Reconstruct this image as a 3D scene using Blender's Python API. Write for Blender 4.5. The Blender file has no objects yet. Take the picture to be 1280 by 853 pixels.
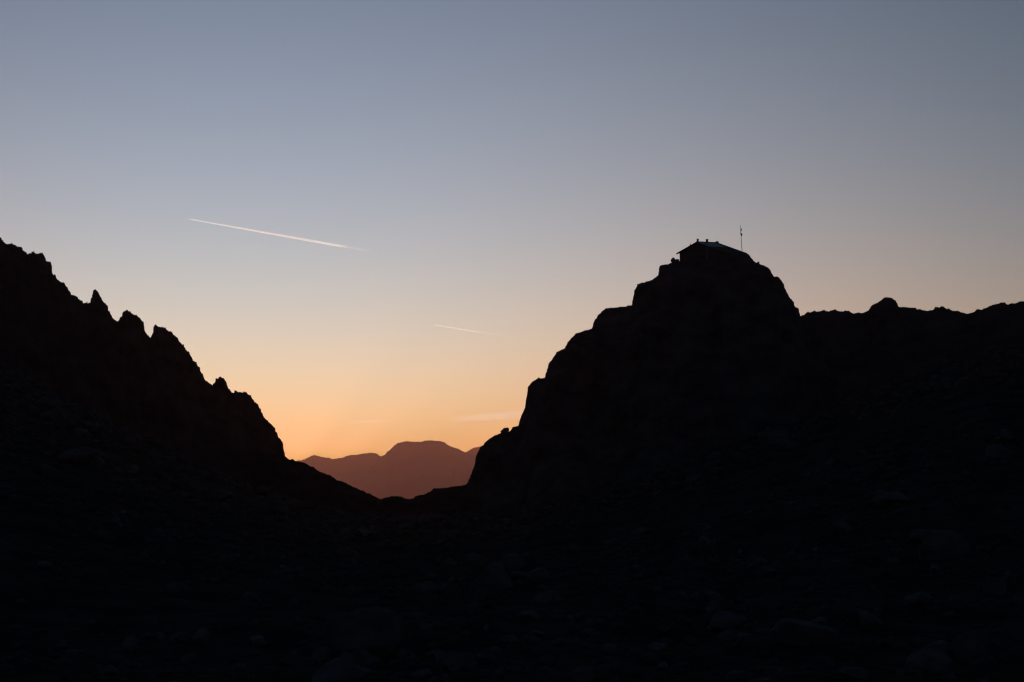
import bpy, bmesh, math, random
import numpy as np
from mathutils import Vector, Matrix

random.seed(7)
RNG = np.random.default_rng(7)
sc = bpy.context.scene
COL = sc.collection

# ------------------------------------------------------------------ camera
FPX = 2560.0                 # focal length in pixels of a 1280 px wide frame (72 mm on full frame)
HORIZON = 650.0              # image row of eye level
PITCH = math.atan((HORIZON - 426.5) / FPX)
cam = bpy.data.cameras.new('camera')
cam_o = bpy.data.objects.new('camera', cam)
COL.objects.link(cam_o)
sc.camera = cam_o
cam.sensor_width = 36.0
cam.lens = 72.0
cam.clip_start = 0.1
cam.clip_end = 400000.0
cam_o.location = (0, 0, 0)
cam_o.rotation_euler = (math.pi / 2 + PITCH, 0, 0)

# ------------------------------------------------------------------ sky and sun
SUN_AZ = math.radians(-7.5)
SUN_EL = math.radians(-0.5)
world = bpy.data.worlds.new('World')
sc.world = world
world.use_nodes = True
nt = world.node_tree
bg = nt.nodes['Background']
sky = nt.nodes.new('ShaderNodeTexSky')
sky.sky_type = 'NISHITA'
sky.sun_disc = False
sky.sun_elevation = SUN_EL
sky.sun_rotation = SUN_AZ
sky.altitude = 2000
sky.air_density = 1.3
sky.dust_density = 1.0
sky.ozone_density = 3.0
SKY_STRENGTH = 0.1
# twilight grade of the sky: base, low haze, glow round the sun, reddening at the horizon (natural logs)
GR_A = (-0.34, -0.26, -0.45)
GR_LOW = (1.271, 1.081, 1.334)
GR_SUN = (2.605, 2.135, 1.889)
GR_HOR = (-1.539, -0.628, 0.691)
GR_DISC = (-0.785, 0.009, 0.276)


def wn(kind, **kw):
    n = nt.nodes.new(kind)
    for k, v in kw.items():
        setattr(n, k, v)
    return n


def wmath(op, a, b=None):
    n = wn('ShaderNodeMath', operation=op)
    for i, v in enumerate((a, b)):
        if v is None:
            continue
        if isinstance(v, (int, float)):
            n.inputs[i].default_value = v
        else:
            nt.links.new(v, n.inputs[i])
    return n.outputs[0]


def wvec(op, a, b):
    n = wn('ShaderNodeVectorMath', operation=op)
    for i, v in enumerate((a, b)):
        if isinstance(v, tuple):
            n.inputs[i].default_value = v
        else:
            nt.links.new(v, n.inputs[i])
    return n.outputs['Value'] if op == 'DOT_PRODUCT' else n.outputs[0]


def wscale(vec, s):
    n = wn('ShaderNodeVectorMath', operation='SCALE')
    n.inputs[0].default_value = vec
    nt.links.new(s, n.inputs['Scale'])
    return n.outputs[0]


tc = wn('ShaderNodeTexCoord')
nrm = wn('ShaderNodeVectorMath', operation='NORMALIZE')
nt.links.new(tc.outputs['Generated'], nrm.inputs[0])
sep = wn('ShaderNodeSeparateXYZ')
nt.links.new(nrm.outputs[0], sep.inputs[0])
zz = wmath('MAXIMUM', sep.outputs[2], 0.0)
low = wmath('EXPONENT', wmath('MULTIPLY', zz, -8.0))
hor = wmath('EXPONENT', wmath('MULTIPLY', zz, -40.0))
cosg = wvec('DOT_PRODUCT', nrm.outputs[0], (math.sin(SUN_AZ), math.cos(SUN_AZ), 0.0))
glow = wmath('EXPONENT', wmath('MULTIPLY', wmath('SUBTRACT', 1.0, cosg), -4.0))
glow2 = wmath('EXPONENT', wmath('MULTIPLY', wmath('SUBTRACT', 1.0, cosg), -40.0))
acc = wvec('ADD', wscale(GR_LOW, low), GR_A)
acc = wvec('ADD', acc, wscale(GR_SUN, glow))
acc = wvec('ADD', acc, wscale(GR_HOR, hor))
acc = wvec('ADD', acc, wscale(GR_DISC, glow2))
sp2 = wn('ShaderNodeSeparateXYZ')
nt.links.new(acc, sp2.inputs[0])
cmb = wn('ShaderNodeCombineXYZ')
for i in range(3):
    nt.links.new(wmath('EXPONENT', sp2.outputs[i]), cmb.inputs[i])
nt.links.new(wvec('MULTIPLY', sky.outputs[0], cmb.outputs[0]), bg.inputs[0])
bg.inputs[1].default_value = SKY_STRENGTH

SUN_DIR = Vector((math.sin(SUN_AZ) * math.cos(SUN_EL), math.cos(SUN_AZ) * math.cos(SUN_EL), math.sin(SUN_EL)))
sun = bpy.data.lights.new('sun', 'SUN')
sun.energy = 0.45
sun.angle = math.radians(0.5)
sun.color = (1.0, 0.86, 0.74)
sun_o = bpy.data.objects.new('sun', sun)
COL.objects.link(sun_o)
sun_o.rotation_euler = SUN_DIR.to_track_quat('Z', 'Y').to_euler()

sc.view_settings.view_transform = 'Standard'
sc.view_settings.look = 'None'
sc.view_settings.exposure = 0.0
sc.view_settings.gamma = 1.0
sc.cycles.use_denoising = True
sc.cycles.pixel_filter_type = 'BLACKMAN_HARRIS'
sc.cycles.filter_width = 1.2
sc.cycles.max_bounces = 6
sc.cycles.volume_bounces = 3
sc.cycles.volume_max_steps = 512


# ------------------------------------------------------------------ helpers
def unproject(px, py, depth):
    """world point that stands at `depth` metres in front (y) in the line of sight of image point px, py"""
    x = (np.asarray(px, float) - 640.0) / FPX
    v = -(np.asarray(py, float) - 426.5) / FPX
    c, s = math.cos(PITCH), math.sin(PITCH)
    y = c - v * s
    z = s + v * c
    k = np.asarray(depth, float) / y
    return np.stack([x * k, y * k, z * k], -1)


def sight(px, py):
    d = unproject(px, py, 1.0)
    return Vector(d).normalized()


def tag(o, label=None, cat=None, group=None, kind=None):
    if label:
        o['label'] = label
    if cat:
        o['category'] = cat
    if group:
        o['group'] = group
    if kind:
        o['kind'] = kind
    return o


def obj_np(name, verts, faces, mat, parent=None, smooth=False):
    me = bpy.data.meshes.new(name)
    verts = np.asarray(verts, np.float32)
    faces = np.asarray(faces, np.int32)
    n = faces.shape[1]
    me.vertices.add(len(verts))
    me.vertices.foreach_set('co', verts.ravel())
    me.loops.add(faces.size)
    me.loops.foreach_set('vertex_index', faces.ravel())
    me.polygons.add(len(faces))
    me.polygons.foreach_set('loop_start', np.arange(0, faces.size, n, dtype=np.int32))
    if smooth:
        me.polygons.foreach_set('use_smooth', np.ones(len(faces), bool))
    me.update()
    me.validate()
    if mat:
        me.materials.append(mat)
    o = bpy.data.objects.new(name, me)
    COL.objects.link(o)
    if parent:
        o.parent = parent
    return o


def obj_bm(name, bm, mat, parent=None):
    me = bpy.data.meshes.new(name)
    bm.normal_update()
    bm.to_mesh(me)
    bm.free()
    me.materials.append(mat)
    o = bpy.data.objects.new(name, me)
    COL.objects.link(o)
    if parent:
        o.parent = parent
    return o


def empty(name, loc, rz=0.0):
    o = bpy.data.objects.new(name, None)
    COL.objects.link(o)
    o.location = loc
    o.rotation_euler = (0, 0, rz)
    return o


# ---- lattice noise
def _hash(i, j, k, seed):
    h = (i.astype(np.int64) * 374761393 + j.astype(np.int64) * 668265263 + k.astype(np.int64) * 2147483647 + seed * 974634777)
    h = (h ^ (h >> 13)) * 1274126177
    h = h & 0x7fffffff
    h = (h ^ (h >> 16)) * 668265263
    return ((h & 0xffff) / 65535.0) * 2 - 1


def noise3(p, seed=0):
    i = np.floor(p).astype(np.int64)
    f = p - i
    u = f * f * f * (f * (f * 6 - 15) + 10)
    r = 0
    for a in (0, 1):
        wa = u[..., 0] if a else 1 - u[..., 0]
        for b in (0, 1):
            wb = u[..., 1] if b else 1 - u[..., 1]
            for c in (0, 1):
                wc = u[..., 2] if c else 1 - u[..., 2]
                r = r + wa * wb * wc * _hash(i[..., 0] + a, i[..., 1] + b, i[..., 2] + c, seed)
    return r


def fbm(p, octs=5, seed=0, ridged=False, gain=0.5):
    a, s, t = 1.0, 0, 0
    for o in range(octs):
        n = noise3(p, seed + o * 17)
        if ridged:
            n = 1 - 2 * np.abs(n)
        s = s + a * n
        t += a
        a *= gain
        p = p * 2.03 + 5.7
    return s / t


def blur_rows(z, sig):
    """gaussian blur along axis 0 with edge clamping"""
    if sig < 0.4:
        return z.copy()
    r = int(min(3 * sig + 1, len(z)))
    k = np.exp(-0.5 * (np.arange(-r, r + 1) / sig) ** 2)
    k /= k.sum()
    return np.convolve(np.pad(z, r, mode='edge'), k, 'valid')


def interp(x, xs, ys):
    return np.interp(x, xs, ys)


def grid_faces(n, m):
    i = np.arange(n - 1)[:, None]
    j = np.arange(m - 1)[None, :]
    a = i * m + j
    return np.stack([a, a + m, a + m + 1, a + 1], -1).reshape(-1, 4)


def mass(name, trace, depth, front, back, base, mat, step=0.6, rough=0.5, nscale=9.0, namp=0.16,
         rows_f=60, rows_b=22, blur=0.45, smin=0.15, seed=1):
    """a rock mass with a crest of its own at its own distance: the crest line falls away to the front and to the
    back in cross-sections (t = run / height, drop = fall / height), broken by fractal relief"""
    tr = np.array(trace, float)
    seg = np.hypot(*np.diff(tr, axis=0).T)
    L = np.concatenate([[0], np.cumsum(seg)])
    n = int(L[-1] / step) + 1
    t = np.linspace(0, L[-1], n)
    px = np.interp(t, L, tr[:, 0])
    py = np.interp(t, L, tr[:, 1])
    q = np.stack([t / 5.0, np.zeros(n), np.zeros(n) + seed], -1)
    py = py + rough * fbm(q, 4, seed, gain=0.7) - 0.55 * rough * np.maximum(fbm(q * 3.1, 3, seed + 2, ridged=True), 0)
    px = px + 0.8 * rough * fbm(q * 1.6 + 31.7, 4, seed + 5, gain=0.8)
    d = depth(px) if callable(depth) else np.full(n, float(depth))
    C = unproject(px, py, d)
    rc = np.hypot(C[:, 0], C[:, 1])
    hd = C[:, :2] / rc[:, None]
    zc = C[:, 2]
    el = zc / rc
    mpp = d.mean() / FPX * step                     # metres per crest sample
    Hm = max(8.0, float(np.percentile(zc, 90)) - base)
    ft = np.array([p[0] for p in front]); fd = np.array([p[1] for p in front])
    bt = np.array([p[0] for p in back]); bd = np.array([p[1] for p in back])
    sf = smin + (ft[-1] * Hm - smin) * (np.linspace(0, 1, rows_f) ** 2.0)
    sb = smin + (bt[-1] * Hm - smin) * (np.linspace(0, 1, rows_b) ** 2.0)
    S = np.concatenate([-sb[::-1], [0.0], sf])
    V = np.zeros((n, len(S), 3))
    for k, s in enumerate(S):
        a = abs(s)
        if s == 0:
            V[:, k] = C
            continue
        zb = blur_rows(zc, min(blur * a / mpp, 400))
        H = np.maximum(zb - base, 3.0)
        tt, dd = (ft, fd) if s > 0 else (bt, bd)
        drop = H * np.interp(a / np.maximum(H, 0.35 * Hm), tt, dd)
        r = rc - s
        z = zb - drop
        P = np.stack([hd[:, 0] * r, hd[:, 1] * r, z], -1)
        amp = namp * nscale * min(1.0, a / (0.6 * nscale))
        big = fbm(P / (nscale * np.array([1, 1, 1.6])), 5, seed + 3, ridged=True, gain=0.55)
        fine = fbm(P / (nscale * 0.28), 3, seed + 9)
        r = r - amp * 1.1 * big - amp * 0.25 * fine
        z = z + amp * 0.7 * big + amp * 0.25 * fine
        z = np.minimum(z, el * r - 0.03 * a)        # nothing overtops the crest
        V[:, k, 0] = hd[:, 0] * r
        V[:, k, 1] = hd[:, 1] * r
        V[:, k, 2] = z
    return obj_np(name, V.reshape(-1, 3), grid_faces(n, len(S)), mat)


# ------------------------------------------------------------------ materials
def new_mat(name):
    m = bpy.data.materials.new(name)
    m.use_nodes = True
    return m, m.node_tree, m.node_tree.nodes['Principled BSDF']


def rock_mat(name, c1, c2, scale, bump, rough=0.95, spec=0.0):
    m, t, b = new_mat(name)
    g = t.nodes.new('ShaderNodeNewGeometry')
    mp = t.nodes.new('ShaderNodeMapping')
    mp.inputs['Scale'].default_value = (scale, scale, scale * 1.7)
    t.links.new(g.outputs['Position'], mp.inputs[0])
    n = t.nodes.new('ShaderNodeTexNoise')
    n.inputs['Scale'].default_value = 1.0
    n.inputs['Detail'].default_value = 8
    n.inputs['Roughness'].default_value = 0.65
    t.links.new(mp.outputs[0], n.inputs['Vector'])
    r = t.nodes.new('ShaderNodeValToRGB')
    r.color_ramp.elements[0].position = 0.3
    r.color_ramp.elements[1].position = 0.72
    r.color_ramp.elements[0].color = (*c1, 1)
    r.color_ramp.elements[1].color = (*c2, 1)
    t.links.new(n.outputs[0], r.inputs[0])
    t.links.new(r.outputs[0], b.inputs['Base Color'])
    b.inputs['Roughness'].default_value = rough
    b.inputs['Specular IOR Level'].default_value = spec
    n2 = t.nodes.new('ShaderNodeTexNoise')
    n2.inputs['Scale'].default_value = 3.0
    n2.inputs['Detail'].default_value = 6
    n2.inputs['Roughness'].default_value = 0.7
    t.links.new(mp.outputs[0], n2.inputs['Vector'])
    bp = t.nodes.new('ShaderNodeBump')
    bp.inputs['Strength'].default_value = 0.8
    bp.inputs['Distance'].default_value = bump
    t.links.new(n2.outputs[0], bp.inputs['Height'])
    t.links.new(bp.outputs[0], b.inputs['Normal'])
    return m


def plain_mat(name, col, rough=0.7, metal=0.0, var=0.15, scale=6.0):
    m, t, b = new_mat(name)
    tcn = t.nodes.new('ShaderNodeTexCoord')
    n = t.nodes.new('ShaderNodeTexNoise')
    n.inputs['Scale'].default_value = scale
    n.inputs['Detail'].default_value = 5
    t.links.new(tcn.outputs['Object'], n.inputs['Vector'])
    r = t.nodes.new('ShaderNodeValToRGB')
    r.color_ramp.elements[0].position = 0.3
    r.color_ramp.elements[1].position = 0.7
    r.color_ramp.elements[0].color = (*[c * (1 - var) for c in col], 1)
    r.color_ramp.elements[1].color = (*[min(1, c * (1 + var)) for c in col], 1)
    t.links.new(n.outputs[0], r.inputs[0])
    t.links.new(r.outputs[0], b.inputs['Base Color'])
    b.inputs['Roughness'].default_value = rough
    b.inputs['Metallic'].default_value = metal
    return m


M_CLIFF = rock_mat('cliff_rock', (0.035, 0.035, 0.035), (0.15, 0.15, 0.147), 0.09, 0.8)
M_KNOLL = rock_mat('knoll_rock', (0.035, 0.035, 0.035), (0.22, 0.22, 0.217), 0.14, 0.5)
M_SCREE = rock_mat('scree_ground', (0.025, 0.026, 0.023), (0.11, 0.11, 0.106), 0.16, 0.30)
M_BOULDER = rock_mat('boulder_rock', (0.09, 0.09, 0.088), (0.29, 0.29, 0.286), 0.45, 0.14)
M_STONE = rock_mat('stone_rock', (0.035, 0.035, 0.035), (0.20, 0.20, 0.197), 0.2, 0.05)
M_FAR = rock_mat('far_rock', (0.05, 0.05, 0.05), (0.10, 0.10, 0.10), 0.002, 6.0)
M_ROOF = plain_mat('sheet_metal_roof', (0.32, 0.34, 0.36), 0.45, 0.6, 0.1, 1.5)
M_SHINGLE = plain_mat('dark_shingle', (0.05, 0.047, 0.043), 0.9, 0, 0.3, 5)
M_WALL = plain_mat('stone_wall', (0.16, 0.155, 0.145), 0.9, 0, 0.25, 3)
M_WOOD = plain_mat('dark_timber', (0.06, 0.045, 0.035), 0.8, 0, 0.25, 4)
M_PIPE = plain_mat('galvanised_pipe', (0.75, 0.75, 0.75), 0.4, 0.0, 0.1, 4)
M_GLASS = plain_mat('dark_glass', (0.02, 0.022, 0.025), 0.1, 0, 0.05, 2)
M_FLAG = plain_mat('flag_cloth', (0.10, 0.09, 0.09), 0.9, 0, 0.2, 3)

# ------------------------------------------------------------------ the ground: one sheet out to the far range
GR = [0, 20, 60, 110, 200, 260, 330, 400, 460, 520, 600, 800, 1200, 3000, 8000, 20000, 36000]
GZ = [-1.7, -3.2, -6.5, -8.2, -6.8, -5.0, -2.8, -0.9, -0.2, -0.6, -8, -40, -110, -350, -650, -760, -800]


def ground_z(x, y):
    r = np.hypot(x, y)
    zf = np.interp(r, GR, GZ)
    zbk = np.interp(r, [0, 20, 60, 150, 600, 3000, 36000], [-1.7, -2.6, -4.5, -8, -30, -250, -800])
    w = np.clip((y / np.maximum(r, 1e-3) + 0.2) / 0.8, 0, 1)
    w = w * w * (3 - 2 * w)
    z = zbk * (1 - w) + zf * w
    p = np.stack([x, y, np.zeros_like(x)], -1)
    amp = np.clip((r - 3) / 40, 0, 1) * np.interp(r, [250, 400], [1.0, 0.85])
    z = z + amp * (1.9 * fbm(p / 38.0, 3, 21) + 0.8 * fbm(p / 8.0, 5, 22, gain=0.62))
    u = x / np.maximum(y, 1.0)
    right = np.clip((u + 0.015) / 0.22, 0, 1.12) ** 1.2 * (y > 0)
    left = np.clip((-u - 0.075) / 0.17, 0, 1.3) ** 1.2 * (y > 0)
    z = z + (right * 0.105 + left * 0.10) * np.interp(r, [130, 200, 450, 540, 800], [0, 45, 310, 310, 0])
    far = np.clip((r - 900) / 3000, 0, 1)
    z = z + far * 70 * fbm(p / 1900.0, 5, 25)
    return z


def make_ground():
    az = np.concatenate([np.linspace(-180, -22, 90, endpoint=False), np.linspace(-22, 22, 640, endpoint=False),
                         np.linspace(22, 180, 91)])
    az = np.radians(az)
    r = np.concatenate([[0.6], np.geomspace(1.5, 45, 40, endpoint=False), np.geomspace(45, 650, 260, endpoint=False),
                        np.geomspace(650, 36000, 90)])
    A, R = np.meshgrid(az, r, indexing='ij')
    X, Y = np.sin(A) * R, np.cos(A) * R
    Z = ground_z(X, Y)
    V = np.stack([X, Y, Z], -1).reshape(-1, 3)
    F = grid_faces(len(az), len(r))
    V = np.concatenate([V, [[0, 0, -1.75]]])
    o = obj_np('valley_floor', V, F, M_SCREE)
    return tag(o, 'dark scree floor of the valley sloping up to the low pass', 'ground', kind='structure')


make_ground()

# ------------------------------------------------------------------ crest lines
LEFT = [(-700, 520), (-520, 390), (-380, 300), (-250, 262), (-120, 255), (-60, 275), (-22, 290),
        (0, 296), (2.6, 300), (4.2, 300.6), (4.7, 303.7), (10.6, 305.8), (18, 306.4), (23.2, 308), (26.4, 310), (28.3, 314.5),
        (31.7, 315.6), (34.3, 318), (39, 317), (39.3, 314.8), (42.7, 314.5), (44.9, 319), (47.5, 318.3), (53.8, 317.6),
        (54.9, 319), (57.5, 325.4), (62.3, 328), (63.9, 330), (64.6, 336.4), (66.3, 344.9), (68.4, 344.4), (69.7, 346.5),
        (73.9, 351.2), (80.2, 356), (89.7, 368.6), (97.1, 371.8), (99.7, 375), (104, 378.7), (106.6, 378.5), (112.4, 379.5),
        (113.9, 374.5), (115.2, 372.6), (116.8, 364.4), (119.3, 364.4), (124.5, 368.7), (129, 378.4), (133.3, 381.6),
        (135, 388.7), (138, 391.9), (141.3, 399), (147.7, 402.6), (150.3, 398.3), (153.5, 390.6), (156.7, 389.3),
        (158.7, 387.4), (163.2, 390.6), (170.3, 394.5), (177.4, 401), (179.7, 404.8), (180.2, 411.2), (182.5, 418.3),
        (188.3, 422.8), (190.3, 418.3), (192.6, 408), (194.8, 406), (198.6, 409.3), (204.4, 410.3), (212.2, 414.5),
        (221.2, 422.2), (226.4, 430.6), (229.6, 431.5), (231.5, 435.7), (235.4, 439.6), (236.4, 443.5), (241.8, 450.6),
        (245.6, 454.8), (249.7, 458.6), (250, 463.3), (252.7, 468), (255, 473.6), (262, 479.1), (265.8, 483),
        (267.9, 478.5), (269.7, 474.4), (275.5, 470.9), (280.8, 474.4), (282.5, 478.5), (285.5, 486.1), (290.7, 491.2),
        (293, 491.2), (293.5, 488.2), (300, 491.2), (306.6, 490.7), (312.4, 494.5), (318.9, 504.3), (324.7, 509.2),
        (328, 518.3), (335.3, 525.6), (343.5, 535.5), (347.7, 546.2), (352.6, 553.5), (355.9, 565), (358, 577),
        (362, 598), (368, 625), (378, 660)]
PASS = [(-100, 575), (100, 568), (250, 562), (320, 564), (350, 569), (356.9, 571.5), (361.9, 574.8), (365, 574.4), (368, 576),
        (377.5, 577.5), (391.3, 584.4), (401.3, 590.6), (412.5, 594.4), (420, 599.4), (433.8, 604.8), (446.3, 611.3),
        (465, 618.5), (475.5, 624.3), (484.6, 621.5), (496.6, 620.5), (502.2, 621.5), (507.1, 623.9), (513.4, 623.9),
        (521.2, 619.4), (528.9, 619.4), (543, 611), (550, 610.2), (557, 611), (566.9, 608.5), (580.9, 606.7), (590, 603),
        (620, 596), (700, 588), (800, 585), (900, 590)]
KNOLL = [(556, 668), (570, 640), (580, 615), (585.2, 602.5), (587.4, 597.3), (592.7, 583.6), (595.8, 568.8), (601.1, 559.3),
         (611.7, 548.7), (625.4, 541.4), (632, 541), (638, 539), (641, 534.6), (647.6, 532.5), (649.7, 525.5), (656, 510.7),
         (660.4, 483.5), (664.5, 478), (672, 474), (674.1, 472.4), (676.4, 473.5), (680.7, 472.4), (684.3, 462.5),
         (685.9, 455.2), (695.8, 441.2), (705.6, 435.5), (711.4, 425.6), (720.4, 417.1), (740, 411.2), (743.4, 400.2),
         (748.3, 393.6), (757.3, 385.9), (776.2, 384.3), (786, 382.6), (789.3, 382.5), (791.1, 373.5), (793.6, 362.5),
         (795.5, 359.5), (798.8, 358.1), (796.3, 356.2), (802.5, 353.8), (814.7, 350.4), (822.2, 345.3), (823.5, 338.8),
         (825, 333.2), (836.3, 329.8), (840, 328), (849.8, 327.2), (860, 326.3), (872, 325), (890, 322.5), (910, 319.5),
         (920, 317.6), (926, 316.7), (932.3, 316.3), (945.1, 328.5), (951.7, 331.3), (961, 335), (967.6, 346.3), (973.2, 346.8),
         (978, 352.9), (981.7, 362.2), (987.3, 372.6), (992, 377.2), (993.3, 383.8), (998.6, 386.6), (999.9, 395),
         (1006, 412), (1022, 440), (1050, 480), (1090, 530), (1130, 580)]
RIGHT = [(880, 470), (930, 430), (970, 408), (1000.5, 395.7), (1004, 395), (1009.3, 390.7), (1016.3, 391), (1018.7, 388.4),
         (1021, 390.5), (1025.7, 389.3), (1029.2, 387.7), (1035, 389.3), (1044.5, 387.5), (1053.8, 390.5), (1062, 389),
         (1067.3, 392), (1079.6, 390.8), (1086, 387.5), (1089, 382.9), (1097.2, 378.8), (1104.2, 373.5), (1108.9, 371.7),
         (1119.5, 375.8), (1123, 382.9), (1130, 384.6), (1141.7, 385.5), (1147.6, 387.5), (1158, 388.7), (1166.3, 387.9),
         (1169.8, 385.2), (1176.9, 383.8), (1187.4, 387), (1191, 389.5), (1200.3, 389.9), (1209.7, 392.8), (1219, 389.3),
         (1225, 386.7), (1230.8, 386.7), (1242.5, 380.5), (1246.5, 381), (1251.9, 379), (1261.3, 380.9), (1268.3, 379.3),
         (1276, 376.6), (1280, 377.3), (1300, 372), (1340, 366), (1400, 372), (1480, 358), (1600, 380), (1760, 450), (1900, 560)]
FAR_A = [(330, 640), (400, 618), (440, 602), (458, 590), (470, 579), (477.5, 571.5), (485, 565.5), (491, 558.5), (497.5, 553.8),
         (505, 552.5), (517, 552.6), (527.5, 552), (533, 551.3), (537.5, 550.5), (550, 551.3), (557, 554.5), (562.5, 557.5),
         (572, 561.5), (582.5, 566.5), (600, 574), (640, 582), (720, 578), (850, 590), (1000, 600), (1150, 620), (1300, 645)]
FAR_B = [(-900, 560), (-700, 552), (-450, 562), (-300, 556), (-120, 562), (60, 570), (200, 576), (300, 572), (340, 574),
         (365, 578), (378.8, 575), (392.5, 569.5), (405, 572.5), (415, 573.8), (427.5, 573.3), (437.5, 569.5), (452, 567.6),
         (465, 566.3), (470, 567.5), (477.5, 571.3), (500, 576), (540, 578), (570, 571), (582.5, 565.5), (592.5, 560), (601, 558),
         (615, 555), (660, 556), (720, 566), (800, 574), (900, 560), (1050, 572), (1250, 580), (1450, 570), (1700, 575), (1900, 600)]

ROCK_FRONT = [(0, 0), (0.02, 0.012), (0.10, 0.14), (0.30, 0.52), (0.55, 0.70), (1.0, 0.88), (1.6, 1.02), (2.0, 1.10)]
ROCK_BACK = [(0, 0), (0.05, 0.03), (0.20, 0.30), (0.7, 0.8), (1.2, 1.1)]
LEFT_FRONT = [(0, 0), (0.01, 0.01), (0.05, 0.12), (0.18, 0.42), (0.36, 0.66), (0.8, 0.88), (1.3, 1.02), (1.7, 1.08)]
KNOLL_BACK = [(0, 0), (0.04, 0.015), (0.30, 0.03), (0.45, 0.2), (0.9, 0.75), (1.4, 1.1)]
SLOPE_FRONT = [(0, 0), (0.2, 0.12), (1.0, 0.5), (2.2, 0.8), (4.0, 0.99), (5.5, 1.12)]
RIDGE_FRONT = [(0, 0), (0.03, 0.03), (0.25, 0.22), (0.9, 0.52), (2.0, 0.82), (3.2, 1.0), (4.0, 1.1)]
FAR_FRONT = [(0, 0), (0.05, 0.05), (0.25, 0.16), (1.2, 0.30), (4.2, 0.5), (7.0, 1.02)]
FAR_BACK = [(0, 0), (0.05, 0.04), (0.8, 0.5), (2.0, 1.02)]

o = mass('left_ridge', LEFT, lambda px: np.interp(px, [-700, 0, 360], [560, 690, 800]), LEFT_FRONT, ROCK_BACK, -6, M_CLIFF,
         step=0.55, rough=2.6, nscale=20, namp=0.17, rows_f=80, blur=0.35, seed=41)
tag(o, 'jagged black rock ridge with small pinnacles falling from the left edge', 'mountain', kind='structure')
o = mass('pass_slope', PASS, 520, SLOPE_FRONT, [(0, 0), (0.3, 0.2), (1.5, 0.9), (3, 1.6)], -3, M_SCREE,
         step=0.7, rough=1.8, nscale=7, namp=0.11, rows_f=70, blur=0.35, seed=53)
tag(o, 'low rubbly scree slope and saddle between ridge and knoll', 'slope', kind='structure')
o = mass('rock_knoll', KNOLL, lambda px: 480 + 5 * np.sin(px / 23.0) * np.interp(px, [560, 800, 840, 960, 1000], [1, 1, 0, 0, 1]),
         ROCK_FRONT, KNOLL_BACK, -6, M_KNOLL, step=0.45, rough=1.4, nscale=11, namp=0.17, rows_f=90, rows_b=30,
         blur=0.4, seed=61)
tag(o, 'steep stepped rock knoll that carries the mountain hut', 'hill', kind='structure')
o = mass('right_ridge', RIGHT, lambda px: np.interp(px, [880, 1280, 1900], [620, 560, 480]), RIDGE_FRONT, ROCK_BACK, -6, M_CLIFF,
         step=0.6, rough=1.8, nscale=15, namp=0.13, rows_f=80, blur=0.4, seed=71)
tag(o, 'long low rocky ridge with one round hump running to the right edge', 'ridge', kind='structure')
o = mass('far_mountains', FAR_A, 30500, FAR_FRONT, FAR_BACK, -780, M_FAR, step=0.9, rough=1.5, nscale=1100, namp=0.09,
         rows_f=46, rows_b=16, blur=0.3, smin=8, seed=81)
tag(o, 'hazy red brown distant mountain with broad flat-topped summit', 'mountain', kind='structure')
o = mass('farther_mountains', FAR_B, 34000, FAR_FRONT, [(0, 0), (0.05, 0.06), (0.5, 0.6), (0.9, 1.05)], -780, M_FAR, step=0.9, rough=1.5, nscale=1100, namp=0.09,
         rows_f=40, rows_b=14, blur=0.3, smin=8, seed=91)
tag(o, 'paler red distant range behind, low on the left and peaking beside the knoll', 'mountain', kind='structure')

bpy.context.view_layer.update()
DG = bpy.context.evaluated_depsgraph_get()


def hit_pixel(px, py):
    ok, loc, nrm_, idx, ob, mw = sc.ray_cast(DG, Vector((0, 0, 0)), sight(px, py))
    return loc if ok else None


def below_skyline(loc, up):
    return sc.ray_cast(DG, Vector((0, 0, 0)), Vector((loc[0], loc[1], loc[2] + up)).normalized())[0]


_cx, _cy = np.meshgrid(np.arange(-170, 171, 4.0), np.arange(0, 561, 4.0), indexing='ij')
CLUMP = fbm(np.stack([_cx / 26.0, _cy / 26.0, np.full_like(_cx, 3.3)], -1), 3, 77) + 0.5


def clump(x, y):
    return float(CLUMP[int(min(max((x + 170) / 4, 0), CLUMP.shape[0] - 1)), int(min(max(y / 4, 0), CLUMP.shape[1] - 1))])


def drop_to_ground(x, y):
    ok, loc, nrm_, idx, ob, mw = sc.ray_cast(DG, Vector((x, y, 400)), Vector((0, 0, -1)))
    return (loc, nrm_) if ok else (None, None)


# ------------------------------------------------------------------ boulders
def boulder_mesh(seed, cuts=9, sub=3):
    rng = np.random.default_rng(seed)
    bm = bmesh.new()
    bmesh.ops.create_icosphere(bm, subdivisions=sub, radius=1.0)
    P = np.array([v.co[:] for v in bm.verts])
    for _ in range(cuts):
        nn = rng.normal(size=3)
        nn /= np.linalg.norm(nn)
        d = rng.uniform(0.45, 0.82)
        ov = np.maximum(P @ nn - d, 0)
        P = P - ov[:, None] * nn * 0.97
    P = P * (1 + 0.07 * fbm(P * 1.6 + seed, 3, seed)[:, None] + 0.06 * fbm(P * 6 + seed, 3, seed + 3)[:, None])
    P = P / np.abs(P).max(0)
    for v, p in zip(bm.verts, P):
        v.co = p
    me = bpy.data.meshes.new('boulder')
    bm.to_mesh(me)
    bm.free()
    me.materials.append(M_BOULDER)
    return me


B_MESH = [boulder_mesh(100 + i, 11 + i % 6) for i in range(14)]


def put_boulder(loc, sx, sy, sz, rz, mi, label, group=None, sink=0.3, tilt=(0, 0), name='boulder'):
    o = bpy.data.objects.new(name, B_MESH[mi % len(B_MESH)])
    COL.objects.link(o)
    o.scale = (sx, sy, sz)
    o.rotation_euler = (tilt[0], tilt[1], rz)
    o.location = (loc[0], loc[1], loc[2] + sz * (1 - 2 * sink))
    return tag(o, label, 'boulder', group)


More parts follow.
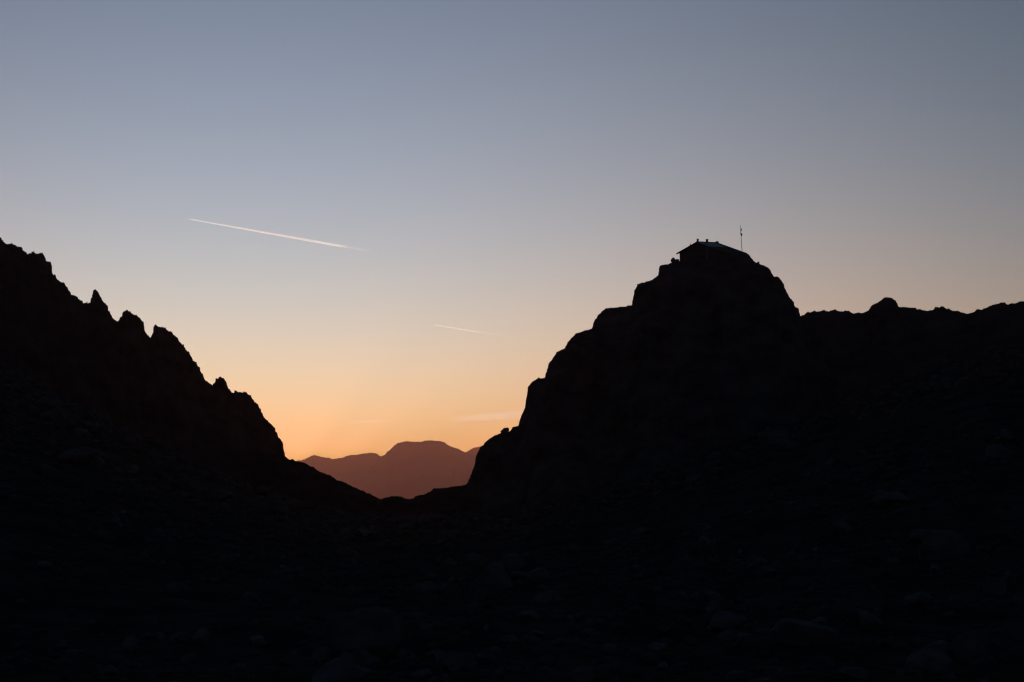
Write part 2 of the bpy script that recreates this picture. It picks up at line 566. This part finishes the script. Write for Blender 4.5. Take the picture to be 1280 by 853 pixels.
# boulders that can be made out one by one: image x, image y of the foot, width and height in pixels
NAMED = [
    (449, 818, 108, 78, 'largest boulder of the foreground scree, with one paler sloping right face', 0.1),
    (533, 752, 38, 36, 'pale round-topped boulder just behind the largest foreground boulder', 0.6),
    (592, 766, 22, 18, 'small pale boulder alone right of the round-topped boulder', 1.2),
    (450, 831, 30, 26, 'pale blocky boulder in front of the largest foreground boulder', 2.1),
    (566, 836, 58, 32, 'long low boulder sloping to the right at bottom centre', 2.9),
    (607, 826, 26, 19, 'dull boulder touching the right end of the long low boulder', 0.4),
    (400, 826, 26, 20, 'squat boulder at the left foot of the largest foreground boulder', 1.0),
    (526, 851, 34, 16, 'low boulder cut by the bottom edge below the largest boulder', 1.7),
    (224, 739, 34, 12, 'flat pale-topped slab lying out in the left scree', 0.2),
    (226, 802, 28, 17, 'left of two pale boulders side by side in the left foreground', 0.9),
    (254, 806, 28, 24, 'right of two pale boulders side by side in the left foreground', 2.2),
    (322, 807, 34, 16, 'low wedge-shaped boulder between the paired boulders and the largest one', 1.4),
    (164, 816, 22, 24, 'upright boulder at the far left of the foreground', 0.3),
    (1087, 786, 36, 24, 'pale boulder sloping down to the right in the right foreground', 0.7),
    (1171, 821, 42, 26, 'broad pale boulder low in the right foreground', 1.9),
    (1066, 848, 46, 20, 'long pale boulder at the bottom edge of the right foreground', 2.5),
    (1218, 824, 50, 46, 'tallest boulder of the right foreground, leaning to the right', 0.5),
    (1243, 742, 34, 28, 'boulder high on the rubble near the right edge', 1.1),
    (958, 718, 24, 13, 'small pale boulder on the slope below the knoll', 0.8),
    (905, 787, 58, 26, 'wide dull boulder in the right centre of the scree', 2.7),
    (727, 850, 34, 18, 'pale boulder at the bottom edge right of centre', 1.6),
    (613, 827, 30, 22, 'dark rounded boulder just right of bottom centre', 2.4),
    (684, 754, 40, 18, 'low boulder in the middle of the scree, under the pass', 0.15),
]
for k, (px, py, w, h, lab, rz) in enumerate(NAMED):
    p = hit_pixel(px, min(py, 851))
    if p is None:
        continue
    s = p.length / FPX
    put_boulder(p, w * s * 0.52, w * s * 0.46, h * s * 0.62, rz, k * 3 + 1, lab, 'boulders in the foreground scree', 0.29,
                (random.uniform(-.15, .15), random.uniform(-.2, .2)))

# boulders on the skyline
p = unproject(632, 537.4, 481.0)
s = 480 / FPX
put_boulder((p[0], p[1], p[2] - 0.95), 6.6 * s, 5.6 * s, 4.0 * s, 0.2, 5, 'small flat boulder perched on the lowest step of the knoll', None, 0.0)
p = unproject(841.2, 326.3, 481.5)
put_boulder((p[0], p[1], p[2] - 0.7), 3.6 * s, 4 * s, 4.4 * s, 0.4, 2, 'dark boulder on the skyline left of the hut', None, 0.1, name='boulder')
p = unproject(845.6, 327.5, 481.5)
put_boulder((p[0], p[1], p[2] - 0.7), 3.2 * s, 4 * s, 4.2 * s, 1.4, 5, 'small dark boulder wedged between hut wall and its larger neighbour', None, 0.1, name='boulder')
p = unproject(948.1, 330.0, 480.5)
put_boulder((p[0], p[1], p[2] - 0.6), 1.7 * s, 1.8 * s, 3.6 * s, 0.9, 7, 'small pointed rock on the skyline down right of the hut', None, 0.05, name='boulder')

# the rest of the block field
SIDES = [(-0.27, -0.085, 'under the jagged left ridge'), (-0.085, 0.06, 'below the pass'), (0.06, 0.27, 'under knoll and right ridge')]
BANDS = [(0, 125, 'in the nearest scree'), (125, 230, 'in the middle of the scree'), (230, 999, 'far back in the scree')]
n_put = 0
while n_put < 235:
    u = random.uniform(-0.27, 0.27)
    r = 62 + 360 * random.random() ** 1.4
    loc, nn = drop_to_ground(u * r, r)
    if loc is None or loc.z > 45 or nn.z < 0.6 or clump(u * r, r) < random.random():
        continue
    sz = min(1.6 if r < 140 else 2.3, 0.36 * (random.random() + 0.02) ** -0.55) * (0.8 + r / 500.0)
    if not below_skyline(loc, 2.5 * sz):
        continue
    side = next(t_ for a, b, t_ in SIDES if a <= u <= b)
    band = next(t_ for a, b, t_ in BANDS if a <= r < b)
    size = 'large' if sz > 1.0 else 'small'
    put_boulder(loc, sz * random.uniform(.8, 1.25), sz * random.uniform(.7, 1.1), sz * random.uniform(.5, .85),
                random.uniform(0, 6.28), random.randrange(14), '%s dark boulder %s %s' % (size, band, side),
                '%s boulders %s %s' % (size, band, side), random.uniform(.25, .4),
                (random.uniform(-.3, .3), random.uniform(-.3, .3)))
    n_put += 1

# loose stones between the boulders: nobody could count them
ico = bmesh.new()
bmesh.ops.create_icosphere(ico, subdivisions=1, radius=1.0)
IV = np.array([v.co[:] for v in ico.verts])
IF = np.array([[v.index for v in f.verts] for f in ico.faces])
ico.free()
N = 24000
pos, scl = [], []
while len(pos) < N:
    u = random.uniform(-0.30, 0.30)
    r = 30 + 480 * random.random() ** 1.1
    loc, nn = drop_to_ground(u * r, r)
    if loc is None or loc.z > 50 or nn.z < 0.55:
        continue
    sz = (0.08 + 0.42 * random.random() ** 5) * (0.7 + r / 300.0)
    if clump(u * r, r) < 0.6 * random.random():
        continue
    sz *= 1.0 + 0.7 * max(0.0, min(1.0, (r - 260) / 120))
    if loc.z > 2 and not below_skyline(loc, 3 * sz):
        continue
    pos.append(loc[:])
    scl.append(sz)
pos = np.array(pos)
scl = np.array(scl)
J = IV[None] * (1 + 0.32 * RNG.uniform(-1, 1, (N, len(IV), 1)))
ax = RNG.uniform(0.6, 1.25, (N, 1, 3))
ax[:, :, 2] *= 0.7
th = RNG.uniform(0, 6.28, N)
J = J * ax * scl[:, None, None]
X = J[..., 0] * np.cos(th)[:, None] - J[..., 1] * np.sin(th)[:, None]
Y = J[..., 0] * np.sin(th)[:, None] + J[..., 1] * np.cos(th)[:, None]
V = np.stack([X + pos[:, 0:1], Y + pos[:, 1:2], J[..., 2] + pos[:, 2:3] + 0.15 * scl[:, None]], -1).reshape(-1, 3)
F = (IF[None] + (np.arange(N) * len(IV))[:, None, None]).reshape(-1, 3)
tag(obj_np('scree_stones', V, F, M_STONE), 'loose grey stones strewn over the dark valley floor', 'stones', kind='stuff')


# ------------------------------------------------------------------ the mountain hut
def prism(bm, pts, lo, hi, axis=1):
    """extrude polygon pts (2-D, x/z) along local y from lo to hi (values or per-point)"""
    a = [bm.verts.new((p[0], lo, p[1])) for p in pts]
    b = [bm.verts.new((p[0], hi, p[1])) for p in pts]
    n = len(pts)
    bm.faces.new(a)
    bm.faces.new(b[::-1])
    for i in range(n):
        bm.faces.new((a[i], b[i], b[(i + 1) % n], a[(i + 1) % n]))


def box(bm, x0, x1, y0, y1, z0, z1):
    prism(bm, [(x0, z0), (x1, z0), (x1, z1), (x0, z1)], y0, y1)


HD = 490.0
HS = HD / FPX
A = unproject(870.6, 302.3, HD)
W1, W2, LH = 33.0 * HS, 47.5 * HS, 42.4 * HS
H1, H2 = 11.4 * HS, 18.0 * HS
RISE = 0.55                                   # the ridge climbs a little towards the back
ZR = 6.4                                      # ridge height over the hut's floor
hut = empty('mountain_hut', (A[0], A[1], A[2] - ZR), math.radians(-45))
tag(hut, 'small gabled mountain hut standing on top of the knoll', 'hut')


def rz_(x):
    return ZR - (H1 / W1 * -x if x < 0 else H2 / W2 * x)


def slab(name, x0, x1, y0, y1, off, th, mat, parent):
    """piece of roof lying on the slope between x0..x1 and y0..y1"""
    bm = bmesh.new()
    vs = []
    for o_ in (off, off + th):
        for (x, y) in ((x0, y0), (x1, y0), (x1, y1), (x0, y1)):
            vs.append(bm.verts.new((x, y, rz_(x) - 0.12 + o_ + RISE * y / LH)))
    b, t_ = vs[:4], vs[4:]
    bm.faces.new(b[::-1])
    bm.faces.new(t_)
    for i in range(4):
        bm.faces.new((b[i], b[(i + 1) % 4], t_[(i + 1) % 4], t_[i]))
    return obj_bm(name, bm, mat, parent)


# walls: gabled body a little inside the eaves
bm = bmesh.new()
y0, y1 = 0.5, LH - 0.4
xl, xr = -W1 + 0.55, W2 - 0.5
body = [(xl, -3.0), (xr, -3.0), (xr, rz_(xr) - 0.15), (0, ZR - 0.15), (xl, rz_(xl) - 0.15)]
prism(bm, body, y0, y1)
obj_bm('wall', bm, M_WALL, hut)
roof = slab('roof', -W1, 0.0, 0.0, LH, 0.0, 0.12, M_SHINGLE, hut)
slab('roof_slope', 0.0, W2, 0.0, LH, 0.0, 0.12, M_ROOF, hut)
s_ = slab('roof_covering', W2 * 0.46, W2 * 0.99, 0.05, LH * 0.80, 0.123, 0.05, M_SHINGLE, hut)  # thin darker slabs laid over part of the metal slope
s_['label'] = 'dark lower part of the right roof slope'
s_ = slab('roof_covering', W2 * 0.14, W2 * 0.457, LH * 0.80, LH * 0.93, 0.123, 0.05, M_SHINGLE, hut)
slab('roof_covering', W2 * 0.46, W2 * 0.99, LH * 0.803, LH * 0.93, 0.123, 0.05, M_SHINGLE, hut)
bm = bmesh.new()
for ys in (0.0, LH):
    pass
prism(bm, [(-0.22, ZR - 0.10), (0.0, ZR + 0.10), (0.22, ZR - 0.10)], -0.05, LH + 0.05)
for v in bm.verts:
    v.co.z += RISE * v.co.y / LH
obj_bm('ridge_cap', bm, M_ROOF, roof)
# verge boards on the front gable
for x0, x1 in ((-W1, 0), (0, W2)):
    bm = bmesh.new()
    prism(bm, [(x0, rz_(x0) - 0.40), (x1, rz_(x1) - 0.40), (x1, rz_(x1) - 0.13), (x0, rz_(x0) - 0.13)], -0.04, 0.03)
    obj_bm('verge_board', bm, M_WOOD, roof)


def chimney(x, y, w, h):
    zt = rz_(x) + RISE * y / LH
    bm = bmesh.new()
    box(bm, x - w, x + w, y - w, y + w, zt - 0.5, zt + h)
    c = obj_bm('chimney', bm, M_WALL, hut)
    bm = bmesh.new()
    box(bm, x - w * 1.35, x + w * 1.35, y - w * 1.35, y + w * 1.35, zt + h + 0.003, zt + h + 0.09)
    obj_bm('chimney_cap', bm, M_WALL, c)


chimney(0.1, 0.35, 0.17, 0.62)
chimney(0.0, LH * 0.49, 0.20, 0.62)
# small vent pipe on the left slope, rounded vent hood at the far end of the ridge
bm = bmesh.new()
bmesh.ops.create_cone(bm, cap_ends=True, segments=10, radius1=0.13, radius2=0.13, depth=0.7)
vx, vy = -W1 * 0.36, 0.4
bmesh.ops.translate(bm, verts=bm.verts, vec=(vx, vy, rz_(vx) + 0.2))
obj_bm('vent_pipe', bm, M_PIPE, hut)
bm = bmesh.new()
bmesh.ops.create_uvsphere(bm, u_segments=14, v_segments=8, radius=0.5)
bmesh.ops.scale(bm, verts=bm.verts, vec=(1.15, 0.8, 0.55))
bmesh.ops.translate(bm, verts=bm.verts, vec=(0.1, LH - 0.5, ZR + RISE * 0.93 + 0.05))
obj_bm('vent_hood', bm, M_ROOF, hut)
# pale downpipe on the front wall
bm = bmesh.new()
bmesh.ops.create_cone(bm, cap_ends=True, segments=10, radius1=0.075, radius2=0.075, depth=3.6)
bmesh.ops.translate(bm, verts=bm.verts, vec=(2.95, y0 - 0.09, rz_(2.9) - 2.05))
obj_bm('downpipe', bm, M_PIPE, hut)
# shuttered windows in the gable wall
for wx, wz in ((-2.7, 2.6), (-0.6, 2.6), (1.4, 2.6)):
    bm = bmesh.new()
    box(bm, wx - 0.42, wx + 0.42, y0 - 0.03, y0 + 0.05, wz - 0.5, wz + 0.5)
    wo = obj_bm('window', bm, M_GLASS, hut)
    for sx in (-1, 1):
        bm = bmesh.new()
        xc = wx + sx * 0.66
        box(bm, xc - 0.21, xc + 0.21, y0 - 0.06, y0 - 0.01, wz - 0.55, wz + 0.55)
        obj_bm('shutter', bm, M_WOOD, wo)

# ------------------------------------------------------------------ flagpole
foot = unproject(927.9, 319.5, 493.0)
top = unproject(925.5, 281.7, 493.0)
pole = empty('flagpole', foot)
tag(pole, 'thin leaning flagpole with furled flag right of the hut roof', 'flagpole')
dv = Vector(top - foot)
bm = bmesh.new()
bmesh.ops.create_cone(bm, cap_ends=True, segments=8, radius1=0.085, radius2=0.04, depth=dv.length + 0.6,
                      matrix=Matrix.Translation(dv / 2 - dv.normalized() * 0.3) @ dv.to_track_quat('Z', 'Y').to_matrix().to_4x4())
obj_bm('pole', bm, M_WOOD, pole)
# limp flag: a gathered, folded strip of cloth hanging down the pole
bm = bmesh.new()
rows = []
NR, NC = 22, 18
for i in range(NR + 1):
    t_ = i / NR
    c = dv * (0.90 - 0.27 * t_)
    wob = 0.05 * math.sin(9 * t_) + 0.03 * math.sin(23 * t_ + 1)
    wide = 0.05 + 0.09 * math.exp(-((t_ - 0.2) / 0.12) ** 2) + 0.12 * math.exp(-((t_ - 0.78) / 0.16) ** 2)
    rows.append([bm.verts.new((c.x + wob + wide * (1 + 0.35 * math.cos(5 * a + 3 * t_)) * math.cos(a) + wide * 0.5,
                               c.y + 0.7 * wide * (1 + 0.35 * math.cos(5 * a + 3 * t_)) * math.sin(a), c.z))
                 for a in [2 * math.pi * j / NC for j in range(NC)]])
for i in range(NR):
    for j in range(NC):
        bm.faces.new((rows[i][j], rows[i][(j + 1) % NC], rows[i + 1][(j + 1) % NC], rows[i + 1][j]))
bm.faces.new(rows[0])
bm.faces.new(rows[-1][::-1])
obj_bm('flag', bm, M_FLAG, pole)


# ------------------------------------------------------------------ vapour trails and cloud wisps (lit by the sun)
def vapour_mat(name, length, ramp, radius, density, nscale, contrast, rel_step, aniso=0.85, col=(1, 1, 1), flat=1.0):
    """density falls off from the axis (object x), follows `ramp` along it and is broken up by noise"""
    m = bpy.data.materials.new(name)
    m.use_nodes = True
    t = m.node_tree
    for n in list(t.nodes):
        if n.type != 'OUTPUT_MATERIAL':
            t.nodes.remove(n)
    out = [n for n in t.nodes if n.type == 'OUTPUT_MATERIAL'][0]

    def mt(op, a, b=None, clamp=False):
        n = t.nodes.new('ShaderNodeMath')
        n.operation = op
        n.use_clamp = clamp
        for i, v in enumerate((a, b)):
            if v is None:
                continue
            if isinstance(v, (int, float)):
                n.inputs[i].default_value = v
            else:
                t.links.new(v, n.inputs[i])
        return n.outputs[0]
    tcn = t.nodes.new('ShaderNodeTexCoord')
    sp = t.nodes.new('ShaderNodeSeparateXYZ')
    t.links.new(tcn.outputs['Object'], sp.inputs[0])
    u = mt('DIVIDE', sp.outputs[0], length)
    r = t.nodes.new('ShaderNodeValToRGB')
    e = r.color_ramp.elements
    e[0].position, e[0].color = ramp[0][0], (ramp[0][1],) * 3 + (1,)
    e[1].position, e[1].color = ramp[-1][0], (ramp[-1][1],) * 3 + (1,)
    for p_, v_ in ramp[1:-1]:
        q = e.new(p_)
        q.color = (v_, v_, v_, 1)
    t.links.new(u, r.inputs[0])
    rr = mt('ADD', mt('MULTIPLY', u, radius[1] - radius[0]), radius[0])
    yy = mt('DIVIDE', sp.outputs[1], rr)
    zz_ = mt('DIVIDE', mt('DIVIDE', sp.outputs[2], flat), rr)
    rho = mt('ADD', mt('MULTIPLY', yy, yy), mt('MULTIPLY', zz_, zz_))
    fall = mt('SUBTRACT', 1.0, rho, True)
    mp = t.nodes.new('ShaderNodeMapping')
    mp.inputs['Scale'].default_value = nscale
    t.links.new(tcn.outputs['Object'], mp.inputs[0])
    n = t.nodes.new('ShaderNodeTexNoise')
    n.inputs['Scale'].default_value = 1.0
    n.inputs['Detail'].default_value = 3
    t.links.new(mp.outputs[0], n.inputs['Vector'])
    nz = mt('ADD', mt('MULTIPLY', mt('SUBTRACT', n.outputs[0], 0.5), contrast), 1.0)
    nz = mt('MAXIMUM', nz, 0.0)
    d = mt('MULTIPLY', mt('MULTIPLY', fall, nz), mt('MULTIPLY', r.outputs[0], density))
    v = t.nodes.new('ShaderNodeVolumePrincipled')
    v.inputs['Color'].default_value = (*col, 1)
    v.inputs['Anisotropy'].default_value = aniso
    t.links.new(d, v.inputs['Density'])
    t.links.new(v.outputs[0], out.inputs['Volume'])
    m.cycles.volume_step_rate = rel_step
    return m


def vapour(name, p0, p1, r0, r1, mat, label, cat, flat=1.0, ends=True, kind=None):
    ax_ = p1 - p0
    Lv = ax_.length
    bm = bmesh.new()
    NX, NA = 48, 14
    rings = []
    for i in range(NX + 1):
        t_ = i / NX
        r_ = (r0 + (r1 - r0) * t_) * 1.02
        if not ends:
            r_ = r0 * max(0.03, math.sqrt(max(0, 1 - (2 * t_ - 1) ** 2)))
        rings.append([bm.verts.new((t_ * Lv, r_ * math.cos(a), r_ * flat * math.sin(a)))
                      for a in [2 * math.pi * j / NA for j in range(NA)]])
    for i in range(NX):
        for j in range(NA):
            bm.faces.new((rings[i][j], rings[i][(j + 1) % NA], rings[i + 1][(j + 1) % NA], rings[i + 1][j]))
    bm.faces.new(rings[0][::-1])
    bm.faces.new(rings[-1])
    bmesh.ops.recalc_face_normals(bm, faces=bm.faces)
    o = obj_bm(name, bm, mat)
    o.location = p0
    x = ax_.normalized()
    y = Vector((0, 0, 1)).cross(x).normalized()
    z = x.cross(y)
    o.rotation_euler = Matrix((x, y, z)).transposed().to_euler()
    return tag(o, label, cat)


def at_alt(px, py, alt):
    d = sight(px, py)
    return d * (alt / d.z)


P0, P1 = at_alt(234, 273.6, 9800), at_alt(470, 315.6, 9800)
Lc = (P1 - P0).length
mt1 = vapour_mat('vapour_long', Lc, [(0, 0.0), (0.03, 1.0), (0.30, 0.9), (0.45, 1.0), (0.62, 0.85), (0.72, 0.5), (0.80, 0.22), (0.835, 0.05),
                                     (0.86, 0.03), (0.89, 0.06), (0.92, 0.04), (1.0, 0.0)], (22, 62), 0.020, (0.0045, 0.018, 0.018), 3.2, 0.012)
vapour('vapour_trail', P0, P1, 22, 62, mt1, 'long bright white vapour trail high above the valley gap', 'vapour trail')
P0, P1 = at_alt(542.5, 406.3, 9800), at_alt(668, 426.5, 9800)
Lc2 = (P1 - P0).length
mt2 = vapour_mat('vapour_short', Lc2, [(0, 0.0), (0.015, 0.9), (0.36, 0.6), (0.47, 0.12), (0.75, 0.03), (1.0, 0.0)], (24, 60), 0.014,
                 (0.003, 0.01, 0.01), 1.2, 0.012)
vapour('vapour_trail', P0, P1, 24, 60, mt2, 'short faint vapour trail low in the sky left of the knoll', 'vapour trail')
for (xa, ya, xb, yb, r_, dn, lab) in (
        (560, 525.0, 672, 516.5, 230, 0.0012, 'thin orange cloud wisp close beside the knoll cliff'),
        (432, 527.5, 486, 526.5, 90, 0.0011, 'tiny thin cloud wisp over the left end of the far mountains')):
    P0, P1 = at_alt(xa, ya, 5200), at_alt(xb, yb, 5200)
    Lw = (P1 - P0).length
    mw_ = vapour_mat('cloud_wisp', Lw, [(0, 0.0), (0.3, 0.5), (0.55, 1.0), (0.85, 0.5), (1.0, 0.0)], (r_, r_), dn,
                     (0.0006, 0.0006, 0.007), 3.0, 0.02, flat=1.0)
    vapour('cloud', P0, P1, r_, r_, mw_, lab, 'cloud')

# ------------------------------------------------------------------ the air: one closed box of thin haze
m = bpy.data.materials.new('haze')
m.use_nodes = True
t = m.node_tree
for n in list(t.nodes):
    if n.type != 'OUTPUT_MATERIAL':
        t.nodes.remove(n)
out = [n for n in t.nodes if n.type == 'OUTPUT_MATERIAL'][0]
v = t.nodes.new('ShaderNodeVolumePrincipled')
v.inputs['Color'].default_value = (1.0, 0.44, 0.35, 1)
v.inputs['Density'].default_value = 3.3e-5
v.inputs['Anisotropy'].default_value = 0.885
t.links.new(v.outputs[0], out.inputs['Volume'])
bm = bmesh.new()
box(bm, -36300, 36300, -36300, 36300, -980, 1290)
tag(obj_bm('haze', bm, m), 'thin warm haze filling the air of the valley', 'haze', kind='stuff')
